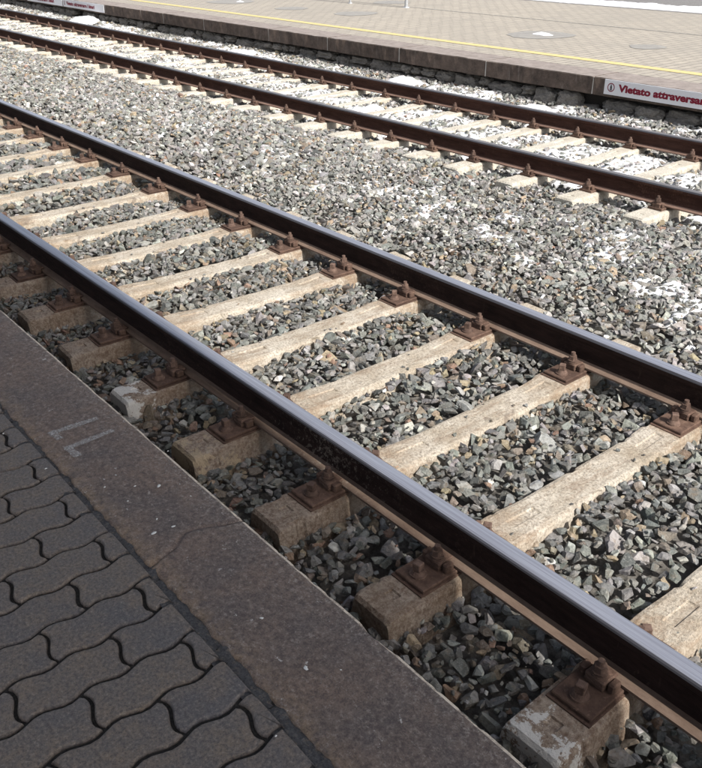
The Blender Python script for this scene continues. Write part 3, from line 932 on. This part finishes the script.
CRACK = [(-1.004, -.236), (-.968, -.243), (-.935, -.262), (-.905, -.262), (-.872, -.290), (-.848, -.304), (-.815, -.299), (-.789, -.289), (-.75, -.266), (-.712, -.251), (-.688, -.248)]
def crack_x(y): return float(np.interp(y, [c_[0] for c_ in CRACK], [c_[1] for c_ in CRACK])) + .004 * fbm((1, y * 40, 0), 3)
def kerb_slab(xa_f, xb_f, n, dz=0.0, seed=0.0):
    Y0, Y1 = -.996, -.688
    ts = [0, .012, .03] + list(np.linspace(.08, .93, 18)) + [.955, .972, .984, .993, 1.0]
    vs, fs, mi = [], [], []
    nt = len(ts)
    for i in range(n + 1):
        s = i / n
        for t in ts:
            y = Y0 + (Y1 - Y0) * t
            x = xa_f(y) * (1 - s) + xb_f(y) * s
            z = PZ + dz + .0022 * fbm((x * 5 + seed, y * 5, 0), 4) + .0008 * fbm((x * 40, y * 40, 2), 3)
            e = min(s, 1 - s) * abs(xb_f(y) - xa_f(y))
            if e < .006: z -= .004 * (1 - e / .006)
            if t < .03:
                z -= (.010 if t == 0 else .003); y += .008 * fbm((x * 16, seed, 5), 4) * (1 if t < .02 else .5)
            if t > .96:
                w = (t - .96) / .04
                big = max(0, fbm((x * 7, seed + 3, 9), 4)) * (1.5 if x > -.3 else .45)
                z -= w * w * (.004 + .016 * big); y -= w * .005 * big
            vs.append((x, y, z))
        # front face
        x = xa_f(Y1) * (1 - s) + xb_f(Y1) * s
        for dzz in (.03, .20):
            vs.append((x, Y1 + .002 + .003 * fbm((x * 6, dzz * 9, seed), 3), PZ + dz - dzz))
        x0 = xa_f(Y0) * (1 - s) + xb_f(Y0) * s
        vs.append((x0, Y0, PZ - .05))
    per = nt + 3
    for i in range(n):
        a, b = i * per, (i + 1) * per
        for j in range(nt + 1):
            fs.append((a + j, b + j, b + j + 1, a + j + 1))
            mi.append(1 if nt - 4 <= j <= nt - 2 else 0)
        fs.append((a + per - 1, b + per - 1, b, a)); mi.append(0)
    for i in (0, n):
        a = i * per
        fs.append(tuple([a + per - 1] + [a + j for j in range(per - 1)])); mi.append(0)
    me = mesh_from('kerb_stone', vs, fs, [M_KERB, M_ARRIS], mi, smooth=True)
    bm = bmesh.new(); bm.from_mesh(me); bmesh.ops.recalc_face_normals(bm, faces=bm.faces)
    for f in bm.faces:
        if len(f.verts) > 4: f.smooth = False
    bm.to_mesh(me); bm.free()
    return me
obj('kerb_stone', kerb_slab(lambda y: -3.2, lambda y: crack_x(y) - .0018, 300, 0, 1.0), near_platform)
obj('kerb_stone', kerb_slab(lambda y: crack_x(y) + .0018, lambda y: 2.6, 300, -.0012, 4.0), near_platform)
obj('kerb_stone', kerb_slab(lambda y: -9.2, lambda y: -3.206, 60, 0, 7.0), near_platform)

def stroke(pts, w):
    vs, fs = [], []
    for (a, b) in zip(pts, pts[1:]):
        a = Vector((*a, 0)); b = Vector((*b, 0)); d = (b - a).normalized(); nrm = Vector((-d.y, d.x, 0)) * w / 2
        n = 8; base = len(vs)
        for i in range(n + 1):
            p = a.lerp(b, i / n) - d * (w * .4) * (1 - i / n) + d * (w * .3) * (i / n)
            wv_ = 1 + .35 * fbm((p.x * 60, p.y * 60, 1), 2)
            for s in (-1, 1):
                q = p + nrm * s * wv_
                vs.append((q.x, q.y, PZ + .0042 + .0012 * (base > 0)))
        fs += [(base + 2 * i, base + 2 * i + 2, base + 2 * i + 3, base + 2 * i + 1) for i in range(n)]
    return vs, fs
for pts in ([(-1.056, -.778), (-1.064, -.931), (-1.012, -.926)], [(-.945, -.770), (-.939, -.927), (-.874, -.922)]):
    v_, f_ = stroke(pts, .025)
    obj('paint_mark', mesh_from('paint_mark', v_, f_, M_MARK), near_platform)

def to_plane(u, v, z):
    d = ((u - 351) / 841.54) * RIGHT + ((v - 384) / 841.54) * DOWN + FWD
    return CAM_POS + (z - CAM_POS[2]) / d[2] * d
vs, fs = [], []
for (u, v, r) in ((159, 486.5, .0095), (173.5, 527.5, .007), (154, 534, .010), (157, 520, .005), (306, 669, .0085), (262, 619, .006), (128, 502, .004), (116, 476, .004), (135, 487, .005),
                  (105, 488, .0045), (168, 452, .004), (191, 497, .004), (180, 485, .003), (46, 469.5, .005), (341, 671, .003), (276, 737, .004), (3.5, 434.5, .005)):
    p = to_plane(u, v, PZ)
    b = len(vs); n = 11
    yaw = random.uniform(0, 3)
    vs.append((p[0], p[1], PZ + .0060))
    for i in range(n):
        a = i * 2 * math.pi / n
        rr = r * random.uniform(.6, 1.15)
        X, Y = rr * math.cos(a), rr * .6 * math.sin(a)
        vs.append((p[0] + X * math.cos(yaw) - Y * math.sin(yaw), p[1] + X * math.sin(yaw) + Y * math.cos(yaw), PZ + .0036))
    fs += [(b, b + 1 + i, b + 1 + (i + 1) % n) for i in range(n)]
o = obj('white_speck', mesh_from('white_speck', vs, fs, M_DROP), near_platform); o['kind'] = 'stuff'

# ------------------------------------------------------------------ far platform
FY = 6.63
far_platform = empty('station_platform', (0, FY, 0))
far_platform['kind'] = 'structure'
bm = bmesh.new()
add_box(bm, -60, 20, .17, 7.1, -.44, .17)
add_box(bm, -60, 20, .47, 7.1, .17, PZ - .004)
obj('wall_core', bm_mesh('wall_core', bm, M_CAVITY), far_platform)
obj('paving', mesh_from('far_paving', [(-60, .485, PZ), (20, .485, PZ), (20, 7.2, PZ), (-60, 7.2, PZ)], [(0, 1, 2, 3)], M_FARPAVE), far_platform)
# kerb slabs with lime joints
jx = [-26.2, -24.6, -23.0, -21.45, -19.85, -18.3, -16.7, -15.1, -13.6, -12.0 - .71, -10.69, -9.15, -7.56, -5.97, -4.37, -2.77, -1.17, .43, 2.0]
jx[8] = -14.2
for a, b in zip(jx, jx[1:]):
    bm = bmesh.new()
    add_box(bm, a + .006, b - .006, 0, .482, .176, PZ + .003)
    es = [e for e in bm.edges]
    bmesh.ops.bevel(bm, geom=es, offset=.007, segments=2, affect='EDGES')
    bmesh.ops.subdivide_edges(bm, edges=[e for e in bm.edges if e.calc_length() > .6], cuts=22, use_grid_fill=True)
    for v in bm.verts:
        v.co.z += .004 * fbm((v.co.x * 3, v.co.y * 3, v.co.z * 3 + 5), 3)
        v.co.y += .022 * fbm((v.co.x * 6, v.co.z * 9, 2), 5) if v.co.y < .02 else 0
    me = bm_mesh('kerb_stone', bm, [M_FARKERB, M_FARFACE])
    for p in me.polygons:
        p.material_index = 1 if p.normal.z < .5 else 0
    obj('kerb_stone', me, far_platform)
    bm = bmesh.new()
    add_box(bm, b - .007, b + .007, .006, .47, .18, PZ - .001)
    obj('mortar_joint', bm_mesh('mortar_joint', bm, M_MORTARLIGHT), far_platform)
# rubble wall stones
ROCKS = []
for s in range(9):
    bm = bmesh.new()
    bmesh.ops.create_icosphere(bm, subdivisions=4, radius=1.0)
    for v in bm.verts:
        c_ = v.co.copy()
        p = 3.6
        k_ = (abs(c_.x) ** p + abs(c_.y) ** p + abs(c_.z) ** p) ** (-1 / p)
        c_ *= k_
        c_ *= 1 + .26 * fbm((c_.x * 1.3 + s * 7, c_.y * 1.3, c_.z * 1.3), 4) + .10 * fbm((c_.x * 4 + s * 7, c_.y * 4, c_.z * 4), 4)
        v.co = c_
    ROCKS.append(bm_mesh('wall_stone', bm, M_WALL))
x = -24.0
rr = random.Random(5)
while x < 1.5:
    w = rr.choice([.18, .26, .34, .45, .55])
    h = rr.uniform(.085, .105)
    top = .172
    if w > .3 and rr.random() < .75:
        parts = [(x + w / 2, w / 2, .115, .055)]
        parts = [(x + w / 2, w / 2 * .99, rr.uniform(.095, .125), .05)]
    else:
        parts = [(x + w / 2, w / 2, .058, .115), (x + w / 2 + rr.uniform(-.03, .03), w / 2 * .95, .058, 0.0)]
        if rr.random() < .22: parts = parts[1:]
    for (cx, hw, hh, cz) in parts:
        o = obj('wall_stone', rr.choice(ROCKS), far_platform, (cx, rr.uniform(.13, .19), cz - .02), rr.choice([0, math.pi]))
        o.scale = (hw * .97, .12, hh * .95)
    x += w
# yellow safety line
vs, fs = [], []
xs = np.arange(-45, 8, .25)
for i, x in enumerate(xs):
    vs += [(x, .935 + .006 * fbm((x, 0, 0)), PZ + .004), (x, 1.10 + .006 * fbm((x, 3, 0)), PZ + .004)]
    if i: fs.append((2 * i - 2, 2 * i, 2 * i + 1, 2 * i - 1))
obj('yellow_line', mesh_from('yellow_line', vs, fs, M_YELLOW), far_platform)
# narrow drainage joint along the platform
vs = []; fs = []
for i, x in enumerate(xs):
    vs += [(x, 4.29 + .015 * fbm((x * .5, 0, 7)), PZ + .004), (x, 4.33 + .015 * fbm((x * .5, 3, 8)), PZ + .004)]
    if i: fs.append((2 * i - 2, 2 * i, 2 * i + 1, 2 * i - 1))
obj('paving_joint', mesh_from('paving_joint', vs, fs, M_DAMP), far_platform)
def blob(cx, cy, r, z, seed, n=40, jag=.16):
    vs = [(cx, cy, z)]
    for i in range(n):
        a = 2 * math.pi * i / n
        q = r * (1 + jag * fbm((math.cos(a) * 1.5 + seed, math.sin(a) * 1.5, seed), 4))
        vs.append((cx + q * math.cos(a), cy + q * math.sin(a), z))
    return vs, [(0, 1 + i, 1 + (i + 1) % n) for i in range(n)]
for s, (cx, cy, r) in enumerate([(-11.65, 9.29, .40), (-7.23, 9.23, .50), (-5.39, 9.23, .25), (-13.33, 9.04, .32), (-15.5, 9.0, .50), (-13.0, 11.4, .4), (-18.0, 9.1, .35)]):
    v_, f_ = blob(cx, cy - FY, r, PZ + .004, s * 3.1)
    obj('damp_stain', mesh_from('damp_stain', v_, f_, M_DAMP), far_platform)
# sloping snow strip and yard at the back of the platform
obj('back_kerb', (lambda b: (add_box(b, -60, 20, 7.2, 7.36, -.44, PZ + .004, .003), bm_mesh('back_kerb', b, M_YARD))[1])(bmesh.new()), far_platform)
tag(obj('yard', mesh_from('yard', [(-60, FY + 7.36, PZ - .06), (40, FY + 7.36, PZ - .06), (40, 60, PZ - .06), (-60, 60, PZ - .06)], [(0, 1, 2, 3)], M_YARD)), kind='structure')
def snow_bank(x0, x1, y0, y1, z, h, seed):
    nx, ny = int((x1 - x0) / .07), int((y1 - y0) / .07)
    vs, ok = [], {}
    for i in range(nx + 1):
        for j in range(ny + 1):
            x = x0 + (x1 - x0) * i / nx; y = y0 + (y1 - y0) * j / ny
            e = min(j, ny - j) / ny * 2 + .45 * fbm((x * 1.2 + seed, y * 1.2, 0), 4)
            e2 = max(0, e - .12)
            vs.append((x, y, z - .02 + h * min(1, math.sqrt(e2)) + .02 * fbm((x * 8, y * 8, 3), 3) * (e2 > 0)))
            ok[(i, j)] = e2 > 0
    fs = [(i * (ny + 1) + j, (i + 1) * (ny + 1) + j, (i + 1) * (ny + 1) + j + 1, i * (ny + 1) + j + 1) for i in range(nx) for j in range(ny)
          if any(ok[q] for q in ((i, j), (i + 1, j), (i, j + 1), (i + 1, j + 1)))]
    return vs, fs
v_, f_ = snow_bank(-22, -3, FY + 7.15, FY + 8.75, PZ - .02, .07, 2.0)
tag(obj('snow', mesh_from('snow_bank', v_, f_, M_SNOW, smooth=True)), 'long white bank of snow behind the sunlit platform', None, None, 'stuff')
v_, f_ = [], []
for s, (cx, cy, r) in enumerate([(-7.28, 9.30, .13), (-7.12, 9.24, .09), (-15.3, 9.1, .09)]):
    v2, f2 = blob(cx, cy, r, PZ + .006, s * 5.3, 24)
    v2[0] = (v2[0][0], v2[0][1], PZ + .035)
    b = len(v_); v_ += v2; f_ += [tuple(b + q for q in f) for f in f2]
tag(obj('snow', mesh_from('snow_scraps', v_, f_, M_SNOW)), 'small scraps of snow on damp spots of the sunlit platform', None, None, 'stuff')

# ------------------------------------------------------------------ warning signs on the platform wall
def text_mesh(body, size, offset):
    cu = D.curves.new('lettering', 'FONT')
    cu.body = body; cu.size = size; cu.offset = offset; cu.resolution_u = 3
    cu.extrude = .0006
    o = D.objects.new('lettering_source', cu)
    COL.objects.link(o)
    bpy.context.view_layer.update()
    me = D.meshes.new_from_object(o.evaluated_get(bpy.context.evaluated_depsgraph_get()))
    D.objects.remove(o); D.curves.remove(cu)
    me.name = 'lettering'
    me.materials.clear(); me.materials.append(M_RED)
    return me
TXT = text_mesh('Vietato attraversare i binari', .100, .0046)
w_txt = max(v.co.x for v in TXT.vertices)
SIGN_L = 2.12
sx = 1.47 / w_txt
for v in TXT.vertices: v.co.x *= sx
bm = bmesh.new(); add_box(bm, 0, SIGN_L, -.008, .0, 0, .157, .0015)
ME_PANEL = bm_mesh('panel', bm, M_SIGN)
def ring(r0, r1, n=28):
    vs, fs = [], []
    for i in range(n):
        a = 2 * math.pi * i / n
        for r in (r0, r1):
            vs.append((r * math.cos(a), -.0005, r * math.sin(a)))
    fs = [(2 * i, 2 * i + 1, (2 * i + 3) % (2 * n), (2 * i + 2) % (2 * n)) for i in range(n)]
    return vs, fs
v_, f_ = ring(.036, .046)
ME_RING = mesh_from('prohibition_ring', v_, f_, M_RED)
bm = bmesh.new()   # little walking figure inside the ring
add_box(bm, -.010, .010, -.0012, 0, -.006, .014)
add_box(bm, -.010, -.002, -.0012, 0, -.030, -.0065)
add_box(bm, .001, .012, -.0012, 0, -.030, -.0065)
add_cyl(bm, 0, 0, 0, .001, .0075, None, 12)
for v in bm.verts[-24:]:
    v.co = Vector((v.co.x, -v.co.z * 1.2, v.co.y + .0225))
ME_MAN = bm_mesh('walking_figure', bm, M_BLACK)
for x0, lab in ((-4.20, 'white warning sign with dark red lettering, at the right edge below the yellow line'),
                (-18.83, 'small distant white warning sign next to a pile of snow, right one of a pair'),
                (-21.00, 'small distant white warning sign at the top left edge, left one of a pair')):
    s = empty('warning_sign', (x0, FY - .012, .205))
    tag(s, lab, 'sign', 'white warning signs on the platform wall')
    obj('panel', ME_PANEL, s)
    t = obj('lettering', TXT, s, (.19, -.0092, .048)); t.rotation_euler = (math.pi / 2, 0, 0)
    obj('prohibition_ring', ME_RING, s, (.088, -.0088, .078))
    obj('walking_figure', ME_MAN, s, (.088, -.0084, .078))

# ------------------------------------------------------------------ slim posts on the far platform
def post(x, y, r, label):
    s = empty('post', (x, y, PZ))
    bm = bmesh.new(); add_cyl(bm, 0, 0, .012, 2.6, r, None, 16); obj('pole', bm_mesh('pole', bm, M_POLE), s)
    bm = bmesh.new(); add_cyl(bm, 0, 0, 0, .012, r * 2.1, r * 1.9, 16)
    obj('base_flange', bm_mesh('base_flange', bm, M_POLE), s)
    tag(s, label, 'post', 'metal posts on the far platform')
post(-11.92, 10.82, .034, 'thin grey post on the sunlit platform, right one at the top edge')
post(-13.45, 10.64, .022, 'thin grey post on the sunlit platform, left one at the top edge')

# ------------------------------------------------------------------ unseen canopy added over the near platform, edge skewed to shape its shade
bm = bmesh.new(); add_box(bm, -2, 6, -2.3, 0, 3.55, 3.72)
add_box(bm, -45, -2.004, -2.3, 0, 3.55, 3.72)
add_box(bm, 6.004, 30, -2.3, 0, 3.55, 3.72)
for v in bm.verts:
    if v.co.y > -1: v.co.y = .165 - .028 * (max(min(v.co.x, 6), -2) - 3.4)
bmesh.ops.recalc_face_normals(bm, faces=bm.faces)

tag(obj('added_shade_canopy', bm_mesh('shade_canopy', bm, M_SHADE_CANOPY)), kind='structure')
print('script built')
